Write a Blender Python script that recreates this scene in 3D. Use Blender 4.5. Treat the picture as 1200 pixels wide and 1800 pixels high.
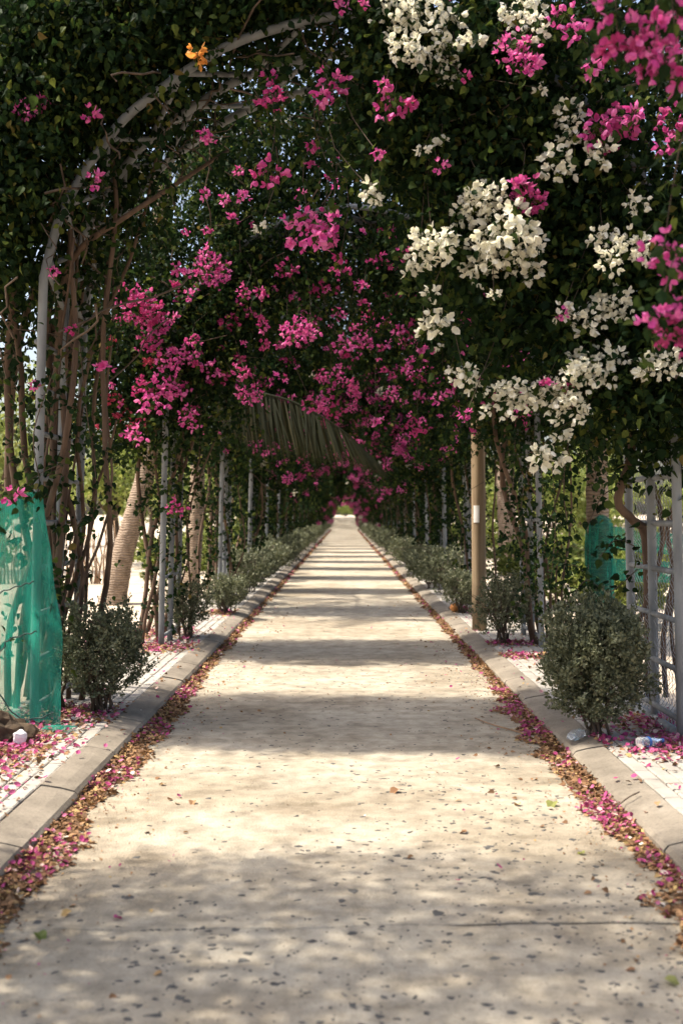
import bpy, math, random
import numpy as np
from mathutils import Vector, noise

for o in list(bpy.data.objects): bpy.data.objects.remove(o)
S = bpy.context.scene
COL = S.collection
RNG = np.random.default_rng(7)
random.seed(7)
PI = math.pi

# ------------------------------------------------------------------ camera
CAM_H, FPX = 1.6, 1900.0
cd = bpy.data.cameras.new('camera'); cam = bpy.data.objects.new('camera', cd); COL.objects.link(cam)
cam.location = (0, 0, CAM_H); cam.rotation_euler = (PI/2, 0, 0)
cd.sensor_fit = 'VERTICAL'; cd.sensor_height = 36; cd.sensor_width = 24
cd.lens = FPX*36/1800
cd.shift_x = -5/1800; cd.shift_y = 5/1800
cd.clip_start = .1; cd.clip_end = 4000
cd.dof.use_dof = True; cd.dof.focus_distance = 8.6; cd.dof.aperture_fstop = 2.0
S.camera = cam

# ------------------------------------------------------------------ light
SUN_EL, SUN_BACK = 60, -2          # degrees: elevation, how far behind the camera's left
w = bpy.data.worlds.new('World'); S.world = w; w.use_nodes = True
nt = w.node_tree; bg = nt.nodes['Background']
sky = nt.nodes.new('ShaderNodeTexSky'); sky.sky_type = 'NISHITA'; sky.sun_disc = False
sky.sun_elevation = math.radians(SUN_EL); sky.sun_rotation = math.radians(270 - SUN_BACK)
sky.air_density = 1.0; sky.dust_density = 5
nt.links.new(sky.outputs[0], bg.inputs[0]); bg.inputs[1].default_value = .15
sl = bpy.data.lights.new('sun', 'SUN'); sl.energy = 4.0; sl.angle = math.radians(1.0); sl.color = (1, .93, .82)
sun = bpy.data.objects.new('sun', sl); COL.objects.link(sun)
el, az = math.radians(SUN_EL), math.radians(SUN_BACK)
sdir = Vector((math.cos(el)*math.cos(az), math.cos(el)*math.sin(az), -math.sin(el)))
sun.rotation_euler = sdir.to_track_quat('-Z', 'Y').to_euler()
S.view_settings.view_transform = 'Standard'; S.view_settings.look = 'None'
S.view_settings.exposure = 1.14; S.view_settings.use_white_balance = True; S.view_settings.white_balance_temperature = 6750; S.view_settings.gamma = 1; S.view_settings.use_curve_mapping = False
S.render.engine = 'CYCLES'
S.cycles.use_denoising = True
S.cycles.max_bounces = 8; S.cycles.transparent_max_bounces = 12
S.cycles.sample_clamp_indirect = 6

# ------------------------------------------------------------------ helpers
def P(px, py, d):
    """point at depth d that the photograph shows at pixel (px, py)"""
    return np.array([(px-605)/FPX*d, d, CAM_H-(py-905)/FPX*d])

def mat(name, build):
    m = bpy.data.materials.new(name); m.use_nodes = True
    t = m.node_tree; t.nodes.clear()
    out = t.nodes.new('ShaderNodeOutputMaterial')
    sh = build(t, out); t.links.new(sh, out.inputs[0])
    return m
def N(t, kind, **k):
    n = t.nodes.new('ShaderNode'+kind)
    for a, v in k.items():
        if a[:2] == 'i_': n.inputs[a[2:].replace('_', ' ')].default_value = v
        else: setattr(n, a, v)
    return n
def ramp(t, src, stops):
    r = N(t, 'ValToRGB'); e = r.color_ramp.elements
    while len(e) < len(stops): e.new(.5)
    for q, (p, c) in zip(e, stops): q.position = p; q.color = (*c, 1)
    t.links.new(src, r.inputs[0]); return r.outputs[0]
def mixc(t, f, a, b, mode='MIX'):
    m = N(t, 'Mix', data_type='RGBA', blend_type=mode)
    for sock, v in ((m.inputs[0], f), (m.inputs[6], a), (m.inputs[7], b)):
        if hasattr(v, 'links'): t.links.new(v, sock)
        elif isinstance(v, (int, float)): sock.default_value = v
        else: sock.default_value = (*v, 1)
    return m.outputs[2]
def objco(t, scale=(1, 1, 1), geo=True):
    mp = N(t, 'Mapping'); mp.inputs['Scale'].default_value = scale
    if geo: t.links.new(N(t, 'NewGeometry').outputs['Position'], mp.inputs[0])
    else: t.links.new(N(t, 'TexCoord').outputs['Object'], mp.inputs[0])
    return mp.outputs[0]
def noi(t, co, scale, detail=4, rough=.55):
    n = N(t, 'TexNoise'); n.inputs['Scale'].default_value = scale; n.inputs['Detail'].default_value = detail
    n.inputs['Roughness'].default_value = rough; t.links.new(co, n.inputs['Vector']); return n.outputs['Fac']
def princ(t, col, rough=.8, bump=None, bstr=.3, bdist=.01, spec=.3, metal=0):
    p = N(t, 'BsdfPrincipled'); p.inputs['Roughness'].default_value = rough
    p.inputs['Specular IOR Level'].default_value = spec; p.inputs['Metallic'].default_value = metal
    if hasattr(col, 'links'): t.links.new(col, p.inputs['Base Color'])
    else: p.inputs['Base Color'].default_value = (*col, 1)
    if bump is not None:
        b = N(t, 'Bump'); b.inputs['Strength'].default_value = bstr; b.inputs['Distance'].default_value = bdist
        t.links.new(bump, b.inputs['Height']); t.links.new(b.outputs[0], p.inputs['Normal'])
    return p.outputs[0]
def thin(name, stops, transl=.35, tcol=1.3, rough=.5, spec=.25, aged=None):
    """thin leaf or petal: colour by piece, part of the light passes through"""
    def b(t, out):
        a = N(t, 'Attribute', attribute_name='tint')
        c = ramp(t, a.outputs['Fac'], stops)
        if aged:
            oi = N(t, 'ObjectInfo'); f = ramp(t, oi.outputs['Random'], [(.25, (0, 0, 0)), (1, (.85, .85, .85))])
            c = mixc(t, f, c, aged)
        p = princ(t, c, rough, spec=spec)
        tr = N(t, 'BsdfTranslucent')
        t.links.new(mixc(t, 1.0, c, (tcol, tcol, tcol*.8), 'MULTIPLY'), tr.inputs[0])
        m = N(t, 'MixShader'); m.inputs[0].default_value = transl
        t.links.new(p, m.inputs[1]); t.links.new(tr.outputs[0], m.inputs[2])
        return m.outputs[0]
    return mat(name, b)
def noisy(name, c1, c2, scale=8, rough=.8, bstr=.3, bdist=.01, stretch=(1, 1, 1), spec=.3, metal=0, detail=5, geo=False):
    def b(t, out):
        co = objco(t, stretch, geo); f = noi(t, co, scale, detail)
        return princ(t, ramp(t, f, [(.3, c1), (.7, c2)]), rough, f, bstr, bdist, spec, metal)
    return mat(name, b)

class MB:
    """collects triangles, builds ONE mesh"""
    def __init__(s): s.v = []; s.f = []; s.t = []; s.m = []; s.n = 0
    def add(s, V, F, tint=None, mi=0):
        V = np.asarray(V, float); F = np.asarray(F, int)
        s.v.append(V); s.f.append(F+s.n); s.n += len(V)
        s.t.append(np.full(len(F), RNG.random()) if tint is None else np.broadcast_to(tint, (len(F),)).astype(float))
        s.m.append(np.full(len(F), mi, int))
    def mesh(s, name, mats, smooth=False):
        V = np.concatenate(s.v); F = np.concatenate(s.f); T = np.concatenate(s.t); M = np.concatenate(s.m)
        me = bpy.data.meshes.new(name)
        me.vertices.add(len(V)); me.vertices.foreach_set('co', V.astype(np.float32).ravel())
        me.loops.add(3*len(F)); me.loops.foreach_set('vertex_index', F.astype(np.int32).ravel())
        me.polygons.add(len(F))
        me.polygons.foreach_set('loop_start', (np.arange(len(F))*3).astype(np.int32))
        me.polygons.foreach_set('material_index', M.astype(np.int32))
        me.polygons.foreach_set('use_smooth', np.full(len(F), smooth))
        a = me.attributes.new('tint', 'FLOAT', 'FACE'); a.data.foreach_set('value', T.astype(np.float32))
        me.update(calc_edges=True); me.validate()
        for m in (mats if isinstance(mats, (list, tuple)) else [mats]): me.materials.append(m)
        return me
WL = {}                                           # world location of each root / part
def link(name, me, parent=None, loc=(0, 0, 0), rot=None, scale=None):
    """an object whose origin sits at world point loc"""
    o = bpy.data.objects.new(name, me); COL.objects.link(o)
    l = Vector(loc); WL[o.name] = l
    if parent: o.parent = parent; o.location = l - WL[parent.name]
    else: o.location = l
    if rot is not None: o.rotation_euler = rot
    if scale is not None: o.scale = (scale,)*3 if isinstance(scale, (int, float)) else scale
    return o
def tag(o, label=None, cat=None, group=None, kind=None):
    if label: o['label'] = label
    if cat: o['category'] = cat
    if group: o['group'] = group
    if kind: o['kind'] = kind
    return o
def thing(name, label, cat, loc, group=None):
    return tag(link(name, None, None, loc), label, cat, group)
def wmesh(mb, name, mats, parent, smooth=False):
    """mesh given in world coordinates, origin moved to its parent's base"""
    base = np.array(WL[parent.name]) if parent else np.zeros(3)
    mb.v = [v-base for v in mb.v]
    return link(name, mb.mesh(name, mats, smooth), parent, base)

def tube(mb, pts, rad, n=6, tint=None, mi=0, cap=True):
    pts = np.asarray(pts, float); m = len(pts)
    rad = np.broadcast_to(np.asarray(rad, float), (m,))
    d = np.gradient(pts, axis=0); d /= np.linalg.norm(d, axis=1)[:, None]+1e-9
    ref = np.array([0, 0, 1.]) if abs(d[0][2]) < .9 else np.array([0, 1., 0])
    V = []
    for i in range(m):
        u = np.cross(d[i], ref)
        if np.linalg.norm(u) < 1e-4: u = np.cross(d[i], [1, .1, 0])
        u /= np.linalg.norm(u); v = np.cross(u, d[i]); ref = np.cross(d[i], u)*-1 if False else ref
        a = np.arange(n)*2*PI/n
        V.append(pts[i]+rad[i]*(np.cos(a)[:, None]*u+np.sin(a)[:, None]*v))
    V = np.concatenate(V); F = []
    for i in range(m-1):
        for k in range(n):
            a, b = i*n+k, i*n+(k+1) % n
            F += [(a, b, b+n), (a, b+n, a+n)]
    if cap:
        V = np.vstack([V, pts[0], pts[-1]]); c = len(V)
        for k in range(n):
            F += [(c-2, (k+1) % n, k), (c-1, (m-1)*n+k, (m-1)*n+(k+1) % n)]
    mb.add(V, F, tint, mi)
def box(mb, lo, hi, mi=0, tint=None, jit=0):
    x0, y0, z0 = lo; x1, y1, z1 = hi
    V = np.array([(x, y, z) for z in (z0, z1) for y in (y0, y1) for x in (x0, x1)], float)
    if jit: V = V+RNG.normal(0, jit, V.shape)
    q = [(0, 2, 3, 1), (4, 5, 7, 6), (0, 1, 5, 4), (2, 6, 7, 3), (0, 4, 6, 2), (1, 3, 7, 5)]
    mb.add(V, [t for a, b, c, d in q for t in ((a, b, c), (a, c, d))], tint, mi)
def spline(pts, n):
    pts = np.asarray(pts, float); m = len(pts); out = []
    for u in np.linspace(0, m-1-1e-6, n):
        i = int(u); f = u-i
        p0, p1, p2, p3 = pts[max(i-1, 0)], pts[i], pts[i+1], pts[min(i+2, m-1)]
        out.append(.5*(2*p1+(p2-p0)*f+(2*p0-5*p1+4*p2-p3)*f*f+(3*p1-p0-3*p2+p3)*f**3))
    return np.array(out)
def unit(a): return a/(np.linalg.norm(a, axis=-1, keepdims=True)+1e-9)

LEAF = (np.array([(0, 0, 0), (0, .45, -.05), (0, 1, -.22), (-.30, .14, .06), (-.36, .45, .05), (.30, .14, .06), (.36, .45, .05)]),
        np.array([(0, 1, 3), (3, 1, 4), (4, 1, 2), (0, 5, 1), (5, 6, 1), (6, 2, 1)]))
KITE = (np.array([(0, 0, 0), (-.3, .4, .05), (0, 1, -.1), (.3, .4, .05)]), np.array([(0, 3, 1), (3, 2, 1)]))
BRACT = (np.array([(0, 0, 0), (-.34, .35, .10), (0, .45, -.02), (.34, .35, .10), (-.3, .7, .2), (.3, .7, .2), (0, 1.0, .22)]),
         np.array([(0, 2, 1), (0, 3, 2), (1, 2, 4), (3, 5, 2), (4, 2, 6), (2, 5, 6)]))
def leaves(mb, pos, size, tpl=LEAF, down=.5, up=.5, tint=None, mi=0, dirs=None, norms=None):
    """one piece of tpl at every point"""
    n = len(pos)
    if n == 0: return
    d = RNG.normal(size=(n, 3)) if dirs is None else dirs+0*RNG.normal(size=(n, 3))
    if dirs is None: d[:, 2] -= down*1.5
    d = unit(d)
    nr = RNG.normal(size=(n, 3)) if norms is None else np.array(norms, float)
    if norms is None: nr[:, 2] += up*1.5
    nr = unit(nr-(nr*d).sum(1)[:, None]*d); x = np.cross(d, nr)
    sz = np.broadcast_to(np.asarray(size, float), (n,))*(.55+.9*RNG.random(n))
    V, F = tpl
    W = (V[None, :, 0, None]*x[:, None]+V[None, :, 1, None]*d[:, None]+V[None, :, 2, None]*nr[:, None])*sz[:, None, None]+pos[:, None]
    k = len(V)
    FF = (F[None]+(np.arange(n)*k)[:, None, None]).reshape(-1, 3)
    tn = RNG.random(n) if tint is None else np.broadcast_to(tint, (n,))
    mb.add(W.reshape(-1, 3), FF, np.repeat(tn, len(F)), mi)

# ------------------------------------------------------------------ materials
M = {}
def mk_road(t, out):
    co = objco(t)
    big, mid, fine = noi(t, co, .9, 5), noi(t, co, 7, 6, .65), noi(t, co, 90, 3, .6)
    c = ramp(t, big, [(.3, (.355, .315, .25)), (.55, (.445, .405, .328)), (.75, (.50, .46, .38))])
    c = mixc(t, .7, c, ramp(t, mid, [(.3, (.42, .39, .35)), (.6, (1.06, 1.03, .99))]), 'MULTIPLY')
    c = mixc(t, .5, c, ramp(t, fine, [(.32, (.45, .43, .40)), (.45, (1, 1, 1))]), 'MULTIPLY')
    st = noi(t, objco(t, (1, 1.5, 1)), 2.2, 6, .7)
    c = mixc(t, .5, c, ramp(t, st, [(.36, (.55, .5, .44)), (.5, (1, 1, 1))]), 'MULTIPLY')
    sm = noi(t, objco(t, (1, .8, 1)), .45, 3, .5); c = mixc(t, .45, c, ramp(t, sm, [(.42, (.60, .55, .475)), (.50, (1, 1, 1))]), 'MULTIPLY')
    v = N(t, 'TexVoronoi'); v.inputs['Scale'].default_value = 55; t.links.new(co, v.inputs['Vector'])
    ad = N(t, 'Math', operation='ADD'); t.links.new(mid, ad.inputs[0]); t.links.new(fine, ad.inputs[1])
    return princ(t, c, .85, ad.outputs[0], .7, .016, .25)
M['road'] = mat('road_concrete', mk_road)
def mk_kerb(t, out):
    co = objco(t)
    a, f = noi(t, co, 2.5, 6, .65), noi(t, co, 60, 3, .6)
    c = ramp(t, a, [(.3, (.13, .112, .088)), (.55, (.225, .195, .155)), (.75, (.30, .265, .215))])
    c = mixc(t, .5, c, ramp(t, f, [(.3, (.5, .5, .5)), (.5, (1, 1, 1))]), 'MULTIPLY')
    return princ(t, c, .85, f, .5, .006, .25)
M['kerb'] = mat('kerb_concrete', mk_kerb)
def mk_pav(t, out):
    co = objco(t); a, f = noi(t, co, 4, 5, .6), noi(t, co, 80, 3, .6)
    at = N(t, 'ObjectInfo')
    c = ramp(t, a, [(.3, (.29, .268, .235)), (.7, (.40, .375, .335))])
    c = mixc(t, .25, c, ramp(t, at.outputs['Random'], [(0, (.7, .68, .64)), (1, (1.0, 1.0, 1.0))]), 'MULTIPLY')
    return princ(t, c, .8, f, .3, .004, .3)
M['paver'] = mat('paver_concrete', mk_pav)
M['joint'] = noisy('joint_sand', (.13, .105, .08), (.22, .18, .14), 30, .95, .3, .004, geo=True)
M['sand'] = noisy('sandy_soil', (.36, .29, .21), (.56, .48, .38), 1.4, .95, .5, .05, detail=8, geo=True)
M['galv'] = noisy('galvanised_pipe', (.13, .14, .145), (.29, .305, .31), 7, .7, .12, .003, (1, 1, .25), .45, .25)
M['bark'] = noisy('vine_bark', (.065, .042, .03), (.16, .105, .072), 14, .9, .7, .01, (1, 1, .2))
M['darkbark'] = noisy('dark_bark', (.05, .036, .026), (.13, .095, .07), 14, .9, .7, .01, (1, 1, .2))
def mk_palm(t, out):
    co = objco(t, (1, 1, 1), False)
    wv = N(t, 'TexWave', bands_direction='Z'); wv.inputs['Scale'].default_value = 7.5
    wv.inputs['Distortion'].default_value = 6; wv.inputs['Detail'].default_value = 4
    t.links.new(co, wv.inputs['Vector']); f = noi(t, co, 9, 6)
    c = ramp(t, wv.outputs['Fac'], [(.0, (.19, .14, .10)), (.3, (.29, .22, .165)), (1, (.34, .265, .20))])
    c = mixc(t, .8, c, ramp(t, f, [(.35, (.5, .47, .44)), (.6, (1, 1, 1))]), 'MULTIPLY')
    return princ(t, c, .9, wv.outputs['Fac'], .5, .02)
M['palm'] = mat('palm_bark', mk_palm)
M['pole'] = noisy('weathered_wood', (.15, .105, .062), (.34, .255, .16), 12, .8, .35, .006, (1, 1, .07))
M['plate'] = noisy('white_plate', (.7, .69, .66), (.8, .79, .77), 9, .5)
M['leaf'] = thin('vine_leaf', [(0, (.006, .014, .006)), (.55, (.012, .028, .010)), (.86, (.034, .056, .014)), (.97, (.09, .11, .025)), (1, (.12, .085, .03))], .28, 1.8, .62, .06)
M['shrubleaf'] = thin('shrub_leaf', [(0, (.065, .076, .042)), (.6, (.135, .15, .09)), (1, (.24, .25, .16))], .22, 1.2, .6)
M['gardenleaf'] = thin('garden_leaf', [(0, (.10, .14, .03)), (.6, (.18, .22, .06)), (1, (.30, .31, .11))], .4, 1.4)
M['frond'] = thin('frond_leaf', [(0, (.018, .022, .009)), (.6, (.027, .030, .012)), (1, (.055, .05, .022))], .3, 1.3)
M['pink'] = thin('pink_bract', [(0, (.52, .05, .28)), (.5, (.69, .12, .42)), (1, (.80, .25, .54))], .36, 1.0, .6, .25, (.40, .03, .15))
M['red'] = thin('red_bract', [(0, (.34, .03, .075)), (1, (.52, .09, .18))], .42, 1.05, .6)
M['orange'] = thin('orange_bract', [(0, (.62, .24, .05)), (1, (.75, .36, .10))], .42, 1.05, .6)
M['white'] = thin('white_bract', [(0, (.70, .67, .57)), (.6, (.80, .785, .71)), (1, (.86, .85, .80))], .38, 1.0, .6)
M['dry'] = thin('dry_leaf', [(0, (.10, .055, .028)), (.45, (.225, .12, .06)), (.85, (.35, .205, .105)), (1, (.42, .30, .12))], .12, 1.0, .75)
M['faded'] = thin('fallen_bract', [(0, (.26, .04, .10)), (.45, (.42, .06, .20)), (.8, (.52, .16, .28)), (.93, (.62, .42, .36)), (1, (.78, .74, .66))], .25, 1.0, .65)
M['chip'] = noisy('basalt_chip', (.04, .04, .04), (.125, .12, .11), 30, .7, .3, .003, geo=True)
M['rock'] = noisy('brown_rock', (.025, .018, .012), (.11, .075, .045), 9, .9, .8, .03)
M['rubble'] = noisy('rubble_stone', (.10, .085, .07), (.24, .205, .17), 6, .9, .6, .03)
M['wire'] = noisy('dark_wire', (.02, .045, .04), (.05, .08, .07), 20, .6)
M['thinwire'] = noisy('chain_wire', (.22, .23, .235), (.36, .37, .375), 20, .5, metal=.4)
M['twig'] = noisy('dry_twig', (.17, .10, .06), (.34, .22, .13), 10, .9, .4, .01, (1, 1, .2))
def mk_net(t, out):
    co = objco(t, (1, 1, .12)); f = noi(t, co, 11, 5, .6)
    weave = N(t, 'TexWave', bands_direction='Z'); weave.inputs['Scale'].default_value = 70; weave.inputs['Distortion'].default_value = 3
    t.links.new(objco(t), weave.inputs['Vector'])
    c = ramp(t, f, [(.3, (.005, .22, .16)), (.7, (.05, .44, .34))])  # lighter vertical streaks put into the green for backlight through the folds
    p = princ(t, c, .6)
    tr = N(t, 'BsdfTranslucent'); t.links.new(mixc(t, 1, c, (1.4, 1.4, 1.4), 'MULTIPLY'), tr.inputs[0])
    m = N(t, 'MixShader'); m.inputs[0].default_value = .6; t.links.new(p, m.inputs[1]); t.links.new(tr.outputs[0], m.inputs[2])
    tp = N(t, 'BsdfTransparent')
    mr = N(t, 'MapRange'); mr.inputs[1].default_value = .25; mr.inputs[2].default_value = .75; mr.inputs[3].default_value = .28; mr.inputs[4].default_value = .64
    t.links.new(f, mr.inputs[0])
    ml = N(t, 'Math', operation='MULTIPLY_ADD'); ml.inputs[1].default_value = .06; t.links.new(weave.outputs['Fac'], ml.inputs[0]); t.links.new(mr.outputs[0], ml.inputs[2])
    m2 = N(t, 'MixShader'); t.links.new(ml.outputs[0], m2.inputs[0]); t.links.new(tp.outputs[0], m2.inputs[1]); t.links.new(m.outputs[0], m2.inputs[2])
    return m2.outputs[0]
M['net'] = mat('shade_netting', mk_net)
def mk_clear(t, out):
    g = N(t, 'BsdfPrincipled'); g.inputs['Base Color'].default_value = (.9, .93, .95, 1); g.inputs['Roughness'].default_value = .12
    g.inputs['Transmission Weight'].default_value = .8; g.inputs['IOR'].default_value = 1.2
    return g.outputs[0]
M['clear'] = mat('clear_plastic', mk_clear)
M['blue'] = noisy('blue_label', (.03, .10, .35), (.08, .2, .5), 12, .5)
M['film'] = noisy('white_scrap', (.62, .63, .64), (.8, .8, .8), 12, .5)
M['fruit'] = noisy('orange_rind', (.42, .16, .05), (.58, .26, .09), 9, .6)

# ------------------------------------------------------------------ ground, road, kerbs, pavement
GUT, KO = 1.48, 1.69                              # gutter line, outer edge of kerb
def rise(y): return np.interp(y, [0, 112, 121, 127, 134, 142, 152, 400], [0, 0, .12, .42, .9, 1.2, 1.3, 1.3])
def sheet(name, x0, x1, ys, z, m, nx=2, parent=None, amp=0, edge=None):
    xs = np.linspace(x0, x1, nx); V = []
    for j, y in enumerate(ys):
        for x in xs:
            yy = y
            if edge and j in (0, len(ys)-1): yy += edge*noise.noise((x*2.3, j*9.1 if edge > 0 else 0, 3))
            V.append((x, yy, z+rise(y)+(amp*noise.noise((x*.35, y*.35, 1)) if amp else 0)))
    F = []
    for j in range(len(ys)-1):
        for i in range(nx-1):
            a = j*nx+i; F += [(a, a+1, a+nx+1), (a, a+nx+1, a+nx)]
    b = MB(); b.add(V, F, .5); o = wmesh(b, name, m, parent, True)
    if not parent: tag(o, kind='structure')
    return o
far_y = list(np.linspace(7, 111, 36))+list(np.linspace(112, 152, 24))+[260, 900]
g = sheet('ground', -900, 900, [-60, 112, 121, 127, 134, 142, 152, 400, 1500], -.06, M['sand'], 3)
road = tag(link('road', None), kind='structure')
def crack(x): return 4.20+.02*noise.noise((x*3.1, 0, 0))+.05*noise.noise((x*.7, 5, 0))+.02*x
def slab(y_side):
    xs = np.linspace(-GUT-.03, GUT+.03, 60); b = MB(); V = []; F = []
    rows = ([-3, 0, 2, 3.2] if y_side < 0 else [5.2]+far_y)
    for x in xs:
        col = [(x, y, rise(y)) for y in rows]
        c = crack(x)
        gap = .004+.004*max(0, noise.noise((x*5, 2, 2)))+(.009 if x > .4 else 0)
        col = col+[(x, c-gap-.004, 0), (x, c-gap, -.004), (x, c-gap, -.05)] if y_side < 0 else [(x, c+gap, -.05), (x, c+gap, -.004), (x, c+gap+.004, 0)]+col
        V += col
    k = len(col)
    for i in range(len(xs)-1):
        for j in range(k-1):
            a = i*k+j; F += [(a, a+k, a+k+1), (a, a+k+1, a+1)]
    b.add(V, F, .5); return wmesh(b, 'concrete_slab', M['road'], road)
slab(-1); slab(1)

chips = MB()
n = 0; CH = []
while n < 2000:
    y = 3.2+9*RNG.random()**1.6; x = RNG.uniform(-1.4, 1.45)
    dens = .22+.9*max(0, noise.noise((x*.9+4, y*.8, 2))+.12)+(.35 if x > -.2 else 0)*max(0, 1-(y-3)/5)
    if x < -.8: dens *= .35
    if RNG.random() < dens*.8: CH.append((x, y)); n += 1
for x, y in CH:
    L = .006+.02*RNG.random()**2.4+(.012 if RNG.random() < .05 else 0); k = 7
    a = np.sort(RNG.random(k))*2*PI; r = .6+.6*RNG.random(k)
    ang = RNG.normal(0, .7); wd = RNG.uniform(.35, .95)
    u = np.array([np.cos(a)*r*L, np.sin(a)*r*L*wd]); c, s = math.cos(ang), math.sin(ang)
    X = x+c*u[0]-s*u[1]; Y = y+s*u[0]+c*u[1]
    V = [(X[i], Y[i], -.002) for i in range(k)]+[(x+(X[i]-x)*.75, y+(Y[i]-y)*.75, .0025) for i in range(k)]+[(x, y, .003)]
    F = []
    for i in range(k):
        j = (i+1) % k; F += [(i, j, k+j), (i, k+j, k+i), (k+i, k+j, 2*k)]
    chips.add(V, F)
tag(wmesh(chips, 'stone_chips', M['chip'], None), 'dark basalt chips set in the worn concrete road', 'stone chips', kind='stuff')

def kerb_profile(s):
    return [(s*GUT, -.05), (s*GUT, .045), (s*(GUT+.018), .066), (s*(GUT+.09), .085), (s*(KO-.012), .102), (s*KO, .096), (s*KO, -.05)]
for s in (-1, 1):
    kr = tag(link('kerb', None, None, (s*GUT, 0, 0)), kind='structure')
    y = 2.0
    while y < 30:
        L = 1.0 if y < 29 else 93
        b = MB(); pr = kerb_profile(s); V = []; F = []
        ys = np.linspace(y+.006, y+L-.006, 7)
        jx, jz = np.clip(RNG.normal(0, .003, 2), -.005, .005)
        for yy in ys:
            for q, (px, pz) in enumerate(pr):
                e = .003*noise.noise((yy*3, q*2.3, s*5)) if 0 < q < 6 else 0
                V.append((px+jx+e, yy, pz+(jz+e if 0 < q < 6 else 0)))
        k = len(pr)
        for j in range(6):
            for i in range(k-1):
                a = j*k+i; F += [(a, a+1, a+k+1), (a, a+k+1, a+k)]
        for e in (0, 6*k):
            F += [(e, e+i, e+i+1) for i in range(1, k-1)]
        b.add(V, F, .5); o = wmesh(b, 'kerb_stone', M['kerb'], kr); y += L
    # pavement: joint bed and pavers laid in running bond
    pv = tag(link('pavement', None, None, (s*KO, 0, 0)), kind='structure')
    ys = [1, 124]; b = MB()
    x0, x1 = sorted((s*(KO+.002), s*2.55))
    box(b, (x0, 1, -.05), (x1, 124, .082)); wmesh(b, 'joint_bed', M['joint'], pv)
    proto = []
    for v in range(6):
        b = MB(); w2, l2, c = .0455, .0955, .007
        V = np.array([(-w2, -l2, -.03), (w2, -l2, -.03), (w2, l2, -.03), (-w2, l2, -.03), (-w2, -l2, .006), (w2, -l2, .006), (w2, l2, .006), (-w2, l2, .006),
             (-w2+c, -l2+c, .012), (w2-c, -l2+c, .012), (w2-c, l2-c, .012), (-w2+c, l2-c, .012)]); V[8:] += RNG.normal(0, .0012, (4, 3))
        F = [(8, 9, 10), (8, 10, 11)]
        for i in range(4):
            j = (i+1) % 4; F += [(i, j, 4+j), (i, 4+j, 4+i), (4+i, 4+j, 8+j), (4+i, 8+j, 8+i)]
        b.add(V, F, .5); proto.append(b)
    pm = [b.mesh('paver', M['paver']) for b in proto]
    rest = MB(); cnt = 0
    for r in range(0, 160):
        for c in range(9):
            x = s*(KO+.055+c*.1); y = 5.05+r*.2+(.1 if c % 2 else 0)
            if abs(x)/y > .345: continue
            k = int(RNG.integers(6)); dz = RNG.normal(0, .0015)
            if cnt < 295:
                link('paver', pm[k], pv, (x, y, .085+dz), (RNG.normal(0, .008), RNG.normal(0, .008), RNG.normal(0, .006))); cnt += 1
            else: rest.add(proto[k].v[0]+np.array([x, y, .085+dz]), proto[k].f[0], .5)
    tag(wmesh(rest, 'paver_field', M['paver'], pv), kind='stuff')
    o = sheet('garden_ground', s*2.55, s*160, [-20]+list(np.linspace(2, 120, 80))+[121.5, 127, 134, 142, 152, 300], .075, M['sand'], 40, amp=.10)

# ------------------------------------------------------------------ arches
ARC = [(a, 3.1+(z-3.1)*.965) for a, z in [(1.0, 3.1), (.99, 3.38), (.962, 3.63), (.935, 3.81), (.864, 4.10), (.80, 4.29), (.723, 4.50), (.60, 4.71), (.41, 4.97), (.22, 5.11), (0, 5.18)]]
def profile(half, c, n=70):
    L = [(-1.03, .02), (-1.02, 1.2)]+[(-a, z) for a, z in ARC]
    R = [(a, z) for a, z in ARC[-2::-1]]+[(1.02, 1.2), (1.03, .02)]
    p = spline(np.array(L+R), n); return np.stack([c+half*p[:, 0], p[:, 1]], 1)
ARCHES = [(3.25, 2.25, .02, 0.0), (7.58, 2.20, .01, -.125), (12.3, 2.10, .08, 0.0), (17.4, 2.0, .05, 0.0)]
y = 22.1
while y < 146: ARCHES.append((y, 1.95, .06, 0.0)); y += 4.7 if y < 116 else 3.4  # arches over the far ramp added and set closer to keep it shaded
PIPE_DY = (0, .62, 1.24)
def warp(V, y0, c, sk):                            # an arch that stands slightly askew to the road
    V = np.array(V, float); V[:, 1] += sk*(V[:, 0]-c); return V
ORD = ['first', 'second', 'third', 'fourth', 'fifth', 'sixth', 'seventh', 'eighth', 'ninth', 'tenth']
gen = {}
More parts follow.
